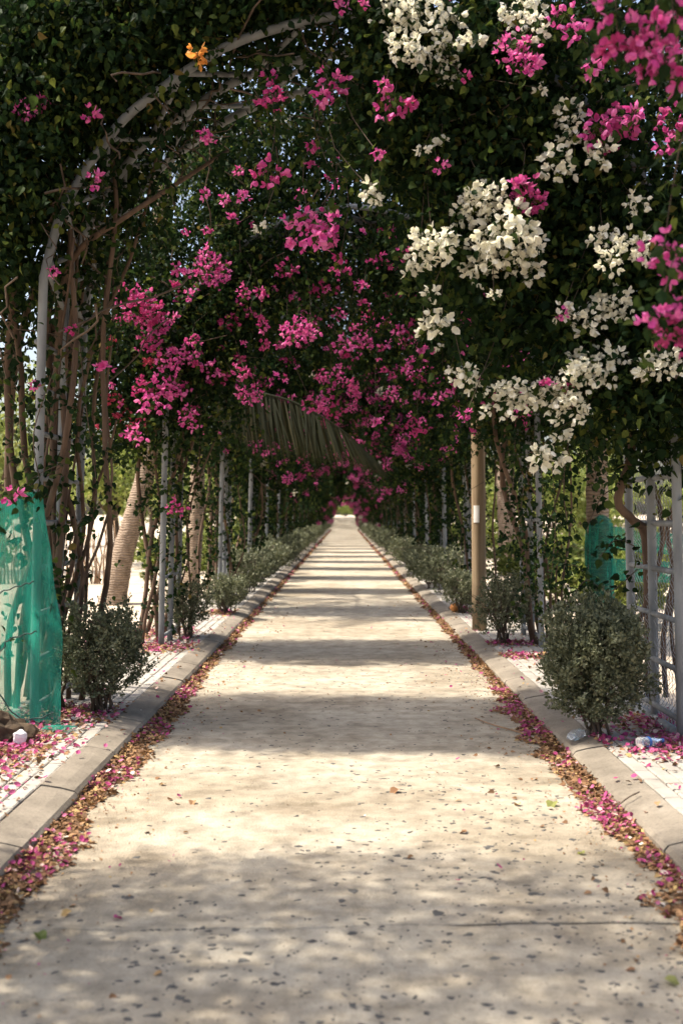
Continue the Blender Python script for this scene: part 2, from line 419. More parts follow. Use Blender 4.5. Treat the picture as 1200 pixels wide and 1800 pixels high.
for i, (y0, half, c, sk) in enumerate(ARCHES):
    lab = ['galvanised pipe arch overhead in front, its legs outside the picture', 'nearest full grey pipe arch, with ladder rungs and green net on its left leg',
           'second full grey pipe arch, its right leg standing next to the wooden pole', 'grey pipe arch with left leg beside the small dark round shrub'][i] if i < 4 else \
          (f'{ORD[i-1]} grey pipe arch down the path, in front of paler ones' if i < 8 else 'slim grey pipe arch far down the tunnel, mostly hidden by flowers')
    zr = float(rise(y0)); a = thing('pipe_arch', lab, 'arch', (c, y0, zr), 'pipe arches over the road')
    key = (half, c if i < 4 else 0, sk)
    pr = profile(half, c)
    for dy in PIPE_DY:
        if i < 4 or 'pipe' not in gen:
            b = MB(); P3 = np.stack([pr[:, 0], np.full(len(pr), y0+dy), pr[:, 1]], 1)
            tube(b, warp(P3, y0, c, sk), .034 if i < 4 else .042, 10 if i < 4 else 8, .5)
            o = wmesh(b, 'bent_pipe', M['galv'], a, True)
            if i >= 4: gen['pipe'] = o.data
        else:
            link('bent_pipe', gen['pipe'], a, (c, y0+dy, zr))
    # ladder rungs on the legs, zigzag braces on the curve
    bars = []
    for k in range(2):
        ya, yb = y0+PIPE_DY[k], y0+PIPE_DY[k+1]
        for sg in (-1, 1):
            for z in np.arange(.22, 3.1, .33 if (i == 1) else .66):
                x = c+sg*half*1.02; bars.append(((x, ya, z), (x, yb, z)))
        q = pr[(pr[:, 1] > 3.1)]; q = q[::3]
        for j in range(len(q)-1):
            p0, p1 = ((q[j], q[j+1]) if j % 2 else (q[j+1], q[j]))
            bars.append(((p0[0], ya, p0[1]), (p1[0], yb, p1[1])))
    if i < 4:
        for p0, p1 in bars:
            b = MB(); tube(b, warp([p0, p1], y0, c, sk), .021, 8, .5); wmesh(b, 'rung', M['galv'], a, True)
    elif 'br' not in gen:
        b = MB()
        for p0, p1 in bars: tube(b, [p0, p1], .022, 5, .5)
        gen['br'] = tag(wmesh(b, 'bracing', M['galv'], a, True), kind='stuff').data
    else: tag(link('bracing', gen['br'], a, (c, y0, zr)), kind='stuff')
    if i == 1:
        # bottom rail and wire netting between the legs of the right ladder
        x = c+half*1.025
        for k in range(2):
            b = MB(); tube(b, warp([(x, y0+PIPE_DY[k], .10), (x, y0+PIPE_DY[k+1], .10)], y0, c, sk), .046, 10, .5); wmesh(b, 'bottom_rail', M['galv'], a, True)
        b = MB(); pitch = .075
        for sg in (-1, 1):
            for u in np.arange(-3.2, 1.3, pitch):
                pts = []
                for t in np.linspace(0, 3.2, 60):
                    yy = (u+t) if sg > 0 else (1.24-u-t)
                    if 0.02 < yy < 1.22: pts.append((x+.012*math.sin(t*PI/pitch*1.0), y0+yy, .12+t))
                if len(pts) > 2: tube(b, warp(pts, y0, c, sk), .0022, 3, .5, cap=False)
        tag(wmesh(b, 'chain_link_mesh', M['thinwire'], a), kind='stuff')

# ------------------------------------------------------------------ blossoms
def cluster_mesh(nf, R, colour, bs=.044, lf=.2):
    b = MB()
    p = unit(RNG.normal(size=(nf, 3)))*(R*RNG.random((nf, 1))**.45); p *= np.array([1, .8, .8])
    p[:, 2] -= .25*np.abs(p[:, 0])
    ax = unit(p/R+RNG.normal(0, .55, (nf, 3))+np.array([0, -.25, .1]))
    for k in range(3):
        u = unit(np.cross(ax, RNG.normal(size=(nf, 3)))) if k == 0 else u
        v = np.cross(ax, u); an = k*2*PI/3
        rad = math.cos(an)*u+math.sin(an)*v
        d = unit(rad*.75+ax*.65); leaves(b, p, bs, BRACT, dirs=d, norms=unit(ax-.6*rad))
    m = max(2, int(nf*lf)); q = unit(RNG.normal(size=(m, 3)))*R*RNG.uniform(.3, 1.0, (m, 1)); leaves(b, q, .05, LEAF, mi=1)
    for j in range(min(nf, 14)):
        tube(b, [(0, 0, R*.2), p[j]*.9], .0018, 3, .9, 1, False)
    return b.mesh('flower_cluster', [M[colour], M['leaf']])
CL = {}; BS = dict(pink=.037, white=.043, red=.037, orange=.042)
for colour in ('pink', 'white', 'red', 'orange'):
    nv = 4 if colour in ('pink', 'white') else 1
    CL[colour] = [(.07, [cluster_mesh(8, .058, colour, BS[colour]) for _ in range(nv)]), (.12, [cluster_mesh(24, .115, colour, BS[colour]) for _ in range(nv)]),
                  (.19, [cluster_mesh(64, .185, colour, BS[colour]) for _ in range(nv)])]
def put_cluster(vine, pos, R, colour):
    r0, ms = min(CL[colour], key=lambda q: abs(math.log(q[0]/R)))
    sc = min(1.45, max(.72, R/r0))
    return link('flower_cluster', ms[int(RNG.integers(len(ms)))], vine, pos, (RNG.normal(0, .25), RNG.normal(0, .3), RNG.uniform(-.6, .6)), sc)

# ------------------------------------------------------------------ vines
def clumps(cent, per, rad):
    """leaf points gathered in clumps"""
    n = len(cent); per = RNG.poisson(per, n)
    idx = np.repeat(np.arange(n), per); r = np.repeat(rad*(.6+.8*RNG.random(n)), per)
    return cent[idx]+RNG.normal(size=(len(idx), 3))*r[:, None]*np.array([1, 1, .8])
def string(p0, L, lean=.3, n=None):
    n = n or max(4, int(L/.08)); p = [np.array(p0, float)]; v = np.array([RNG.normal(0, .3), RNG.normal(-.1, .3), -.2])
    for _ in range(n):
        v = unit(v*.8+np.array([RNG.normal(0, lean), RNG.normal(0, lean), -.35])); p.append(p[-1]+v*L/n)
    return np.array(p)
def wavy(p0, p1, amp, n=14):
    p0, p1 = np.array(p0, float), np.array(p1, float); q = np.linspace(0, 1, n); o = RNG.random(3)*50
    off = np.array([[noise.noise((u*3+o[0], k*7+o[1], o[2])) for k in range(3)] for u in q])
    return p0+(p1-p0)*q[:, None]+off*amp*np.sin(q*PI)[:, None]**.6*np.array([1, 1, .4])
def ring_pts(pr, c, sd, n, y0, zmin, rin, rout, ya=-.25, yb=1.5, bias=0):
    q = pr[(sd*(pr[:, 0]-c) >= -.05) & (pr[:, 1] > zmin)]
    seg = np.r_[0, np.cumsum(np.linalg.norm(np.diff(q, axis=0), axis=1))]
    u = RNG.random(n)*seg[-1]
    x, z = np.interp(u, seg, q[:, 0]), np.interp(u, seg, q[:, 1])
    r = RNG.uniform(-rin, rout, n); nx, nz = x-c, np.maximum(z-3.0, .0)
    l = np.hypot(nx, nz)+1e-6
    return np.stack([x+nx/l*r, y0+RNG.uniform(ya, yb, n), z+nz/l*r], 1)

def build_vine(root, y0, half, c, sk, sd, o):
    """leaves, stems and trailing shoots of the plant on one side of one arch"""
    base = np.array([c, y0, 0]); pr = profile(half, c, 90); lb = MB(); tb = MB()
    size = o.get('size', .052)
    cen = ring_pts(pr, c, sd, o['n'], y0, o.get('zmin', 2.4), o.get('rin', .5), o.get('rout', .75), o.get('ya', -.25), o.get('yb', 1.5))
    leaves(lb, clumps(cen, o['per'], .13), size)
    if 'drape' in o:
        xs, zb, nn = o['drape']; pts = []
        while len(pts) < nn:
            x = RNG.uniform(min(xs), max(xs)); zt = np.interp(x, pr[:, 0], pr[:, 1])if abs(x-c) < half*.98 else 3.6
            z0 = np.interp(x, xs, zb); z = RNG.uniform(z0, max(zt+.2, z0+.1))
            if RNG.random() < .35+.65*(z-z0)/.6: pts.append((x, y0+RNG.uniform(*o.get('dy', (-.35, .6))), z))
        leaves(lb, clumps(np.array(pts), o['per'], .12), size)
    if 'outer' in o:
        leaves(lb, clumps(ring_pts(pr, c, sd, o['outer'], y0, 3.2, -.14, 1.3, -.4, .3), o['per'], .11), size)
    if 'front' in o:
        q = ring_pts(pr, c, sd, o['front'], y0, 3.7, .12, .2, -.3, -.03); leaves(lb, clumps(q, 14, .10), size)
    for x0, x1, ya, yb, z0, z1, nn in o.get('extra', []):
        leaves(lb, clumps(np.stack([RNG.uniform(x0, x1, nn), y0+RNG.uniform(ya, yb, nn), RNG.uniform(z0, z1, nn)], 1), o['per'], .14), size)
    sp = ring_pts(pr, c, sd, o.get('ns', 40), y0, 2.6, .5, .1)
    for p in sp:
        L = RNG.uniform(.3, 1)*o.get('hang', .9); s = string(p, L)
        tube(tb, s, .0018, 3, .5, cap=False)
        k = int(L/.02); u = RNG.random(k)*(len(s)-1); i = u.astype(int); f = (u-i)[:, None]
        leaves(lb, s[i]*(1-f)+s[np.minimum(i+1, len(s)-1)]*f+RNG.normal(0, .025, (k, 3)), size)
    # leaves straggling down the legs
    m = o.get('leg', 120); xleg = c+sd*half*1.02
    cen = np.stack([xleg+sd*np.abs(RNG.normal(0, .22, m))-sd*.12, y0+RNG.uniform(-.1, 1.4, m), o.get('legz', .3)+(2.9-o.get('legz', .3))*RNG.random(m)**.7], 1)
    leaves(lb, clumps(cen, o.get('legper', 9), .10), size)
    st = []
    for k in range(o.get('stems', 7)):
        z1 = RNG.uniform(3.0, 4.7); x1 = xleg-sd*RNG.uniform(-.35, .5)*(z1-2.6)
        p0 = (xleg+sd*RNG.uniform(-.12, .5), y0+RNG.uniform(.1, 1.4), .03); p1 = (x1, y0+RNG.uniform(0, 1.3), z1)
        st.append((wavy(p0, p1, .32), RNG.uniform(.012, .034)))
    for k in range(o.get('twigs', 40)):
        p = ring_pts(pr, c, sd, 1, y0, 2.0, .3, .5)[0]; q = p+RNG.normal(0, .45, 3)+np.array([0, 0, .2])
        tube(tb, wavy(p, q, .2, 7), RNG.uniform(.003, .009), 4, .5, cap=False)
    return lb, tb, st

def add_parts(root, lb, tb, st, y0, c, sk):
    for b in (lb, tb): b.v = [warp(v, y0, c, sk) for v in b.v]
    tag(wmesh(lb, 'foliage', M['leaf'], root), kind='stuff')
    tag(wmesh(tb, 'twigs', M['darkbark'], root, True), kind='stuff')
    for p, r in st:
        b = MB(); q = warp(p, y0, c, sk); tube(b, q, np.linspace(r, r*.6, len(q)), 7, .5); wmesh(b, 'stem', M['bark'], root, True)

VG = 'flowering vines on the pipe arches'
VL = {(0, -1): 'dark leafy vine overhead at front, left of the path', (0, 1): 'vine hanging closest to the viewer with large magenta sprays at top right',
      (1, -1): 'dark leafy vine with many bare brown stems around the leg behind the green net', (1, 1): 'heavy dark vine draped with white and pink blossoms over the wire ladder',
      (2, -1): 'sunlit vine crowded with pink and red flowers above the leaning palm', (2, 1): 'vine trailing over the wooden pole with pink flecks',
      (3, -1): 'vine with scattered pink sprays on the leg beside the small dark shrub', (3, 1): 'dark vine behind the wooden pole with pink flowers'}
V = {}
OPT = {0: dict(n=680, per=26, ns=20, hang=.7, leg=330, legper=14, zmin=2.9, rin=.35, rout=1.1, yb=1.9, ya=-.3),  # thick leg leaves, out of view, added to soften the pipe shadows
       1: dict(n=1150, per=30, ns=50, hang=.9, leg=110, rin=.75, rout=1.6, zmin=2.2, stems=10, twigs=170, size=.057),
       2: dict(n=800, per=27, ns=80, hang=1.0, leg=190, rin=.85, rout=1.5, twigs=70, size=.058, extra=[(-1.9, 1.9, 0, 1.4, 5.2, 6.9, 330), (-3.4, -1.3, .1, 1.3, 3.3, 5.2, 190)]),
       3: dict(n=700, per=24, ns=90, hang=1.2, leg=150, rin=.9, rout=1.2, size=.064, twigs=40, extra=[(-1.9, 1.9, 0, 1.4, 5.2, 6.6, 200)])}
for i in range(4):
    y0, half, c, sk = ARCHES[i]
    for sd in (-1, 1):
        o = dict(OPT[i])
        if (i, sd) == (1, 1): o.update(drape=([.15, .35, .6, 1.0, 1.5, 2.0, 2.7], [4.2, 3.8, 3.0, 2.5, 2.15, 1.85, 1.7], 1000), leg=60, legz=1.7, stems=2)
        if (i, sd) == (1, -1): o.update(drape=([-2.9, -2.5, -2.1, -1.8, -1.5], [2.4, 2.8, 3.2, 3.7, 4.2], 60), stems=26, leg=150, legper=8, dy=(.3, 1.5), twigs=90, ya=.10, zmin=3.45, rin=-.06, n=700, outer=950, front=34, ns=30, extra=[(-4.2, -1.3, .2, 1.6, 4.6, 7.2, 640), (-4.0, -2.5, .2, 1.5, 2.6, 4.6, 110)])
        if (i, sd) == (2, -1): o.update(drape=([-3.0, -2.3, -1.9, -1.3, -.8], [2.2, 2.3, 2.7, 3.4, 3.8], 380), dy=(-.3, .9))
        if (i, sd) == (2, 1): o.update(drape=([.3, .9, 1.5, 2.2, 3.0], [3.7, 3.1, 2.6, 2.2, 2.0], 400), dy=(-.3, .9))
        if (i, sd) == (0, 1): o.update(n=200)
        r = thing('bougainvillea_vine', VL[i, sd], 'vine', (c+sd*half, y0+sk*sd*half, .06), VG)
        V[i, sd] = r
        add_parts(r, *build_vine(r, y0, half, c, sk, sd, o), y0, c, sk)

# generic vines down the tunnel: two leaf meshes per side, shared
GV = {}
for sd in (-1, 1):
    for v in range(4):
        lowhang = v >= 2                           # the far ones hang lower over the road
        o = dict(n=620, per=17, ya=-.1, yb=1.15, ns=130 if lowhang else 90, hang=2.4 if lowhang else 1.5, leg=330, rin=1.0, rout=1.0, size=.08 if not lowhang else .10, stems=7, twigs=14)
        lb, tb, st = build_vine(None, 0, 1.95, 0, 0, sd, o)
        sb = MB()
        for p, r in st: tube(sb, p, np.linspace(r, r*.6, len(p)), 5, .5)
        org = np.array([sd*1.95, 0, .06])
        for b in (lb, tb, sb): b.v = [q-org for q in b.v]
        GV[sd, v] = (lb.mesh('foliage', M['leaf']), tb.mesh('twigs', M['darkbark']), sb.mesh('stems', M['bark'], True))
        fb = MB(); pr = profile(1.95, 0, 90)
for i in range(4, len(ARCHES)):
    y0, half, c, sk = ARCHES[i]
    for sd in (-1, 1):
        side = 'left' if sd < 0 else 'right'
        lab = (f'pink flecked vine on the {ORD[i-1]} arch down the path, {side} of the road' if i < 8 else
               f'distant vine thick with pink flowers deep in the tunnel, {side} of the road')
        r = thing('bougainvillea_vine', lab, 'vine', (c+sd*half, y0, .06+float(rise(y0))), VG); V[i, sd] = r
        v = int(RNG.integers(2))+(2 if i >= 11 else 0); g4 = GV[sd, v]
        org = (c+sd*1.95, y0, .06+float(rise(y0)))
        for nm, me in zip(('foliage', 'twigs', 'stems', 'blossoms'), g4):
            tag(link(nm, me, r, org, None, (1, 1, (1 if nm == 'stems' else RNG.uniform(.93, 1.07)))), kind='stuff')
        if i < 30:
            pr = profile(half, c, 90)
            m = (66 if sd > 0 else 32) if i < 11 else ((26 if sd > 0 else 13) if y0 < 96 else 4)
            q = ring_pts(pr, c, sd, m, y0, 2.9, 1.0, .05, -.45, .3); q[:, 2] -= RNG.random(m)**2*(1.1 if i < 11 else 2.3)-float(rise(y0))
            for p in q: put_cluster(r, p, RNG.choice([.075, .1, .16]) if i < 11 else .16, 'white' if RNG.random() < .06 else 'pink')

# blossoms seen one by one on the near arches: pixel, radius in pixels, depth
W1 = '690 20 35,740 25 40,790 30 30,710 80 35,745 95 25,790 75 30,830 70 20,785 130 22,760 110 14,915 15 40,935 50 25,995 200 26,1008 235 24,970 285 30,1000 292 18,950 155 9,1055 265 28,860 340 35,830 365 35,885 400 55,920 425 40,850 455 42,930 472 26,905 455 30,760 425 40,738 450 26,722 472 15,795 420 25,770 560 30,745 575 15,755 515 15,1060 410 25,1110 430 35,1075 455 25,1080 530 35,1050 550 25,1000 545 25,1030 572 18,1045 640 42,1082 622 25,1012 662 40,960 692 40,1000 715 35,935 690 20,880 700 40,905 690 25,815 655 25,832 672 17,1165 635 35,1130 650 18,965 800 32,987 765 18,945 795 18,1120 355 22,650 330 18,662 350 13,740 265 14,775 245 14,867 518 8'
K1 = '925 340 38,915 320 20,690 185 28,675 150 14,720 185 15,770 293 15,665 270 11,915 90 38,890 70 20,930 115 20,1080 220 45,1050 225 30,1112 200 20,1040 120 20,1180 210 28,1175 250 20,600 5 20,640 5 12,815 135 12,985 552 14,990 30 25,1015 55 18,820 725 10,960 670 14,1000 680 12'
K1L = '545 400 45,585 388 20,597 455 12,560 420 20,472 303 28,580 150 30,568 170 16,478 140 18,482 175 22,45 190 20,72 180 15,20 870 18,460 178 12'
K0 = '1130 75 62,1085 85 40,1165 110 45,1190 35 45,1195 140 25,1165 440 36,1190 470 25,1160 555 36,1185 585 36,1190 545 25,1060 15 26'
K2L = '240 530 32,272 562 28,225 515 22,255 545 30,375 470 28,365 445 16,385 495 16,300 630 24,325 622 16,340 600 13,262 600 22,275 690 36,312 680 20,255 680 22,240 762 18,335 740 17,330 725 14,310 890 17,430 510 14,460 515 12,520 580 27,545 582 17,505 575 14,440 690 22,430 655 12,300 560 12,350 480 11,410 380 12,430 340 12,395 350 10,330 520 11,215 560 14,310 500 11,420 300 10,365 405 9,460 560 10,345 640 10'
R2L = '270 632 15,200 700 16,240 742 14,215 725 14,185 745 12,195 600 11'
K2R = '605 605 18,645 600 15,610 625 11,515 520 12,550 710 18,590 720 15,595 655 15,580 690 12,700 580 12,690 690 14,640 500 10,720 640 12,820 730 11,770 700 12,735 760 14,660 740 12'
def parse(s): return [tuple(float(v) for v in q.split()) for q in s.split(',')]
spray_leaf = {}; spray_tw = {}
def explicit(key, spec, d, colour):
    y0, half, c, sk = ARCHES[key[0]]; pr = profile(half, c, 90)
    lb = spray_leaf.setdefault(key, MB()); tb = spray_tw.setdefault(key, MB())
    for px, py, r in parse(spec):
        dd = d+sk*(px-605)/FPX*d+RNG.uniform(-.12, .12)
        p = P(px, py, dd)
        put_cluster(V[key], p, r/FPX*dd*1.2, colour)
        # the shoot it hangs on, back to the arch
        k = np.argmin(np.hypot(pr[:, 0]-p[0]*1.02, (pr[:, 1]-p[2]-.3)*.6)); a = np.array([pr[k, 0], y0+.15+sk*(pr[k, 0]-c), pr[k, 1]])
        mid = (p+a)/2+np.array([RNG.normal(0, .12), .16, .14]); s = spline([a, mid+RNG.normal(0, .05, 3), (mid+p)/2+np.array([RNG.normal(0, .1), .06, .05]), p], 9)
        tube(tb, s, np.linspace(.004, .002, 9), 4, .5, cap=False)
        m = int(12+np.linalg.norm(p-a)*26); u = RNG.random(m)
        q = s[(u*8).astype(int)]+RNG.normal(0, .05, (m, 3)); leaves(lb, q, .052, tint=RNG.uniform(.3, .97, m))
        q = p+RNG.normal(size=(14, 3))*np.array([1, .5, 1])*(r/FPX*dd*.8)+np.array([0, .06, 0]); leaves(lb, q, .05, tint=RNG.uniform(.55, .97, 14))
explicit((1, 1), W1, 7.12, 'white'); explicit((1, 1), K1, 7.08, 'pink'); explicit((1, -1), K1L, 7.2, 'pink')
explicit((1, -1), '350 92 20', 7.1, 'orange'); explicit((1, -1), '455 402 12,650 335 10', 7.3, 'white')
explicit((0, 1), K0, 4.3, 'pink')
explicit((2, -1), K2L, 11.7, 'pink'); explicit((2, -1), R2L, 11.9, 'red'); explicit((2, 1), K2R, 12.0, 'pink')
explicit((2, 1), '770 610 10,790 650 8', 11.9, 'white')
for i in (2, 3):
    y0, half, c, sk = ARCHES[i]; pr = profile(half, c, 90)
    for sd in (-1, 1):
        m = (48 if sd > 0 else 34) if i == 3 else 18
        q = ring_pts(pr, c, sd, m, y0, 2.9, .9, .0, -.5, -.1); q[:, 2] -= RNG.random(m)**2*.7
        for p in q: put_cluster(V[i, sd], p, RNG.choice([.055, .08, .13]), 'pink')
for i in (1, 2, 3):
    y0, half, c, sk = ARCHES[i]; pr = profile(half, c, 90)
    for sd in (-1, 1):
        m = 30 if i > 1 else 14
        q = ring_pts(pr, c, sd, m, y0, 2.6, 1.1, .6, -.4, -.1); q[:, 2] -= RNG.random(m)**2*.6; q[:, 1] += sk*(q[:, 0]-c)
        for p in q: put_cluster(V[i, sd], p, RNG.choice([.05, .055, .08]), 'pink')
for k in spray_leaf:
    tag(wmesh(spray_leaf[k], 'shoot_leaves', M['leaf'], V[k]), kind='stuff'); tag(wmesh(spray_tw[k], 'shoots', M['darkbark'], V[k], True), kind='stuff')

# heavier branches one can follow by eye
def branch(key, pix, r0, r1, nm='branch'):
    b = MB(); p = spline([P(*q) for q in pix], 26); tube(b, p, np.linspace(r0, r1, 26), 8, .5); wmesh(b, nm, M['bark'], V[key], True)
branch((1, -1), [(85, 1100, 8.6), (95, 800, 8.5), (110, 520, 8.4), (140, 440, 8.2), (215, 385, 8.1), (300, 330, 8.2), (400, 265, 8.6)], .035, .014)
branch((1, -1), [(15, 900, 9.5), (20, 700, 9.4), (45, 560, 9.2), (90, 430, 9.0), (120, 300, 8.9)], .04, .02)
branch((1, -1), [(-20, 720, 9.4), (15, 640, 9.4), (30, 520, 9.4), (10, 400, 9.4)], .035, .02)
branch((1, -1), [(150, 1090, 8.9), (160, 900, 8.8), (190, 800, 8.5), (205, 740, 8.3)], .016, .008)
branch((1, 1), [(1100, 420, 7.9), (1110, 560, 7.8), (1112, 700, 7.8), (1108, 800, 7.8), (1085, 880, 7.8), (1112, 915, 7.9), (1135, 960, 8.1), (1140, 1230, 8.2)], .03, .034)
branch((1, 1), [(1170, 1225, 7.8), (1165, 1120, 7.75), (1182, 1010, 7.7), (1172, 930, 7.7), (1190, 860, 7.7), (1180, 760, 7.7)], .02, .016)
branch((1, 1), [(1190, 1200, 8.3), (1178, 1090, 8.2), (1190, 985, 8.2), (1176, 900, 8.2)], .016, .014)

# trailing shoots with separate leaves in front of the bright garden
def trailer(key, pix, d, nl, size=.055):
    p = spline([P(a, b, d) for a, b in pix], 24)
    lb, tb = MB(), MB(); tube(tb, p, .004, 4, .5, cap=False)
    u = RNG.random(nl)*22; i = u.astype(int); f = (u-i)[:, None]
    leaves(lb, p[i]*(1-f)+p[i+1]*f+RNG.normal(0, .03, (nl, 3)), size)
    o = wmesh(tb, 'trailing_shoot', M['darkbark'], V[key], True)
    tag(wmesh(lb, 'leaves', M['leaf'], o), kind='stuff')
for pix, d, nl in [([(945, 780), (955, 900), (940, 1010), (955, 1110)], 11.8, 170), ([(930, 800), (915, 900), (925, 1000), (905, 1090)], 11.9, 170), ([(905, 760), (900, 860), (880, 960)], 12.0, 120),
                   ([(1000, 740), (990, 860), (1000, 950), (985, 1020)], 7.7, 80), ([(1110, 850), (1060, 870), (1030, 930)], 7.8, 26), ([(1115, 960), (1080, 950), (1050, 985)], 7.9, 36),
                   ([(1120, 1000), (1070, 1040), (1030, 1020), (1000, 1060)], 7.9, 60), ([(980, 990), (1020, 1000), (1040, 1050)], 11.0, 70), ([(970, 820), (975, 930), (965, 1040)], 11.6, 120)]:
    trailer((1, 1) if d < 9 else (2, 1), pix, d, nl)
for pix, d, nl in [([(130, 480), (150, 700), (170, 850), (165, 900)], 7.9, 60), ([(100, 640), (60, 760), (70, 850), (55, 880)], 7.7, 60), ([(150, 900), (115, 980), (110, 1060)], 7.9, 40), ([(190, 790), (185, 850), (205, 905)], 8.2, 34),
                   ([(275, 800), (285, 900), (270, 1000), (262, 1090)], 12.9, 120), ([(250, 760), (262, 850), (240, 900)], 12.9, 100), ([(330, 740), (350, 850), (370, 960), (360, 1040)], 13.4, 160), ([(385, 760), (375, 880), (385, 1000)], 17.4, 120)]:
    trailer((1, -1) if d < 9 else (2, -1) if d < 14 else (3, -1), pix, d, nl)

# ------------------------------------------------------------------ shrubs along the kerbs
def shrub_parts(w2, h, nstem, ncl, per, size, leafr=.05):
    lb, sb = MB(), MB(); tips = []
    for k in range(nstem):
        a = RNG.random()*2*PI; r = RNG.uniform(.2, .8)*w2; z = h*RNG.uniform(.45, .85)
        p = wavy((RNG.normal(0, .04), RNG.normal(0, .04), -.01), (r*math.cos(a), r*math.sin(a), z), .08, 7)
        tube(sb, p, np.linspace(.012, .005, 7), 5, .5)
        for j in range(4):
            q = p[RNG.integers(3, 7)]; e = q+np.array([RNG.normal(0, .3*w2), RNG.normal(0, .3*w2), RNG.uniform(0, .25)*h]); tube(sb, wavy(q, e, .04, 4), .004, 3, .5, cap=False)
    c = unit(RNG.normal(size=(ncl, 3)))*RNG.random((ncl, 1))**.38
    lump = 1+.42*np.array([noise.noise(tuple(q*1.7+w2*9)) for q in c])[:, None]
    c = c*lump*np.array([w2, w2, h*.44])+np.array([0, 0, h*.56]); c = c[c[:, 2] > .05]
    # short upright sprigs
    n = len(c); sd = unit(c-np.array([0, 0, h*.3])+RNG.normal(0, .15, (n, 3))+np.array([0, 0, .25]))
    idx = np.repeat(np.arange(n), per); u = RNG.random(len(idx))[:, None]
    pos = c[idx]+sd[idx]*(u-.3)*.11+RNG.normal(0, .014, (len(idx), 3))
    leaves(lb, pos, size, KITE, dirs=unit(sd[idx]+RNG.normal(0, .6, (len(idx), 3))))
    return lb, sb
def shrub(x, y, w2, h, ncl, per, size, label, nstem=12, z=.095):
    r = thing('shrub', label, 'shrub', (x, y, z), 'clipped shrubs along the kerbs')
    lb, sb = shrub_parts(w2, h, nstem, ncl, per, size)
    tag(link('foliage', lb.mesh('foliage', M['shrubleaf']), r, (x, y, z)), kind='stuff')
    link('stems', sb.mesh('stems', M['darkbark'], True), r, (x, y, z)); return r
shrub(1.71, 7.35, .37, .95, 900, 30, .028, 'large grey-green shrub beside the wire ladder, biggest on its side')
shrub(-1.84, 8.25, .36, .84, 560, 26, .026, 'dark green shrub with bare lower twigs beside the green net', 16)
shrub(-1.93, 13.3, .30, .72, 260, 18, .03, 'loose shrub at the ladder leg of the arch by the leaning palm')
shrub(-1.80, 16.5, .34, .62, 300, 18, .032, 'small dark round shrub, third along the kerb from the green net')
shrub(1.86, 12.6, .36, .84, 330, 20, .03, 'open twiggy shrub just in front of the wooden pole', 18)
shrub(1.80, 16.6, .34, .66, 300, 18, .032, 'shrub behind the wooden pole with the orange fruit under it')
far_m = [shrub_parts(.52, .84, 7, 230, 14, .05) for _ in range(3)]
far_m = [(a.mesh('foliage', M['shrubleaf']), b.mesh('stems', M['darkbark'], True)) for a, b in far_m]
for sd in (-1, 1):
    y = 19.4 if sd < 0 else 20.4
    k = 0
    while y < 147:
        if k > 5 and RNG.random() < .13: y += 1.1
        zr = .095+float(rise(y)); x = sd*(1.86+RNG.normal(0, .05)); side = 'left' if sd < 0 else 'right'
        lab = f'{"olive" if k % 2 else "grey-green"} shrub, number {ORD[k]} in the unbroken {side} kerb hedge' if k < 4 else f'far grey-green shrub merging into the hedge on the {side} kerb'
        r = thing('shrub', lab, 'shrub', (x, y, zr), 'clipped shrubs along the kerbs')
        a, b = far_m[int(RNG.integers(3))]; sc = RNG.uniform(.68, 1.2); rz = RNG.uniform(0, 6)
        tag(link('foliage', a, r, (x, y, zr), (0, 0, rz), sc), kind='stuff')
        if k < 12: link('stems', b, r, (x, y, zr), (0, 0, rz), sc)
        y += RNG.uniform(1.2, 1.75) if y > 22 else 1.7; k += 1

# ------------------------------------------------------------------ wooden pole with its plate
x, y = 1.76, 14.1
r = thing('utility_pole', 'brown wooden utility pole with a small white plate', 'pole', (x, y, .05))
b = MB(); z = np.linspace(0, 6.4, 12); tube(b, np.stack([np.full(12, x)-.008*z, np.full(12, y), z+.05], 1), np.linspace(.096, .078, 12), 20, .5); wmesh(b, 'shaft', M['pole'], r, True)
b = MB()
for k in range(6):
    a0, a1 = [PI*1.5-.85+q*.14 for q in (k, k+1)]
    R_ = .0925; zz = (1.50, 1.72)
    pts = [(x-.013+rr*math.cos(a), y+rr*math.sin(a), z_) for rr in (R_-.004, R_+.004) for a in (a0, a1) for z_ in zz]
    b.add(pts, [(4, 6, 7), (4, 7, 5), (0, 1, 3), (0, 3, 2), (0, 2, 6), (0, 6, 4), (1, 5, 7), (1, 7, 3), (0, 4, 5), (0, 5, 1), (2, 3, 7), (2, 7, 6)], .5)
wmesh(b, 'number_plate', M['plate'], r)

# ------------------------------------------------------------------ palms
def frond(L, nl, ll, droop, name='frond'):
    b = MB(); t = np.linspace(0, 1, 16)
    sp = np.stack([t*L*.92, 0*t, .35*L*t-droop*L*t**2], 1); tube(b, sp, np.linspace(.03, .006, 16), 5, .3)
    u = np.linspace(.1, 1, nl)
    for sd in (-1, 1):
        base = np.stack([np.interp(u, t, sp[:, k]) for k in range(3)], 1)
        ln = ll*(np.sin(np.clip(u*1.02, 0, 1)*PI*.86+.3))
        dv = unit(np.stack([.35+0*u, sd*(.35+.25*RNG.random(nl)), -.9-.3*RNG.random(nl)], 1)); w_ = .022
        tip = base+dv*ln[:, None]+np.array([0, 0, -.1])*ln[:, None]; mid = base+dv*ln[:, None]*.5+np.array([0, sd*.04, .03])
        sx = np.array([w_, 0, 0]); V_ = np.stack([base-sx*.5, base+sx*.5, mid+sx*.7, mid-sx*.7, tip], 1).reshape(-1, 3)
        F = np.array([(0, 1, 2), (0, 2, 3), (3, 2, 4)]); F = (F[None]+np.arange(nl)[:, None, None]*5).reshape(-1, 3)
        b.add(V_, F, np.repeat(RNG.random(nl), 3))
    return b.mesh(name, M['frond'])
FR = [frond(3.2, 60, .75, .5), frond(3.0, 60, .7, .75)]
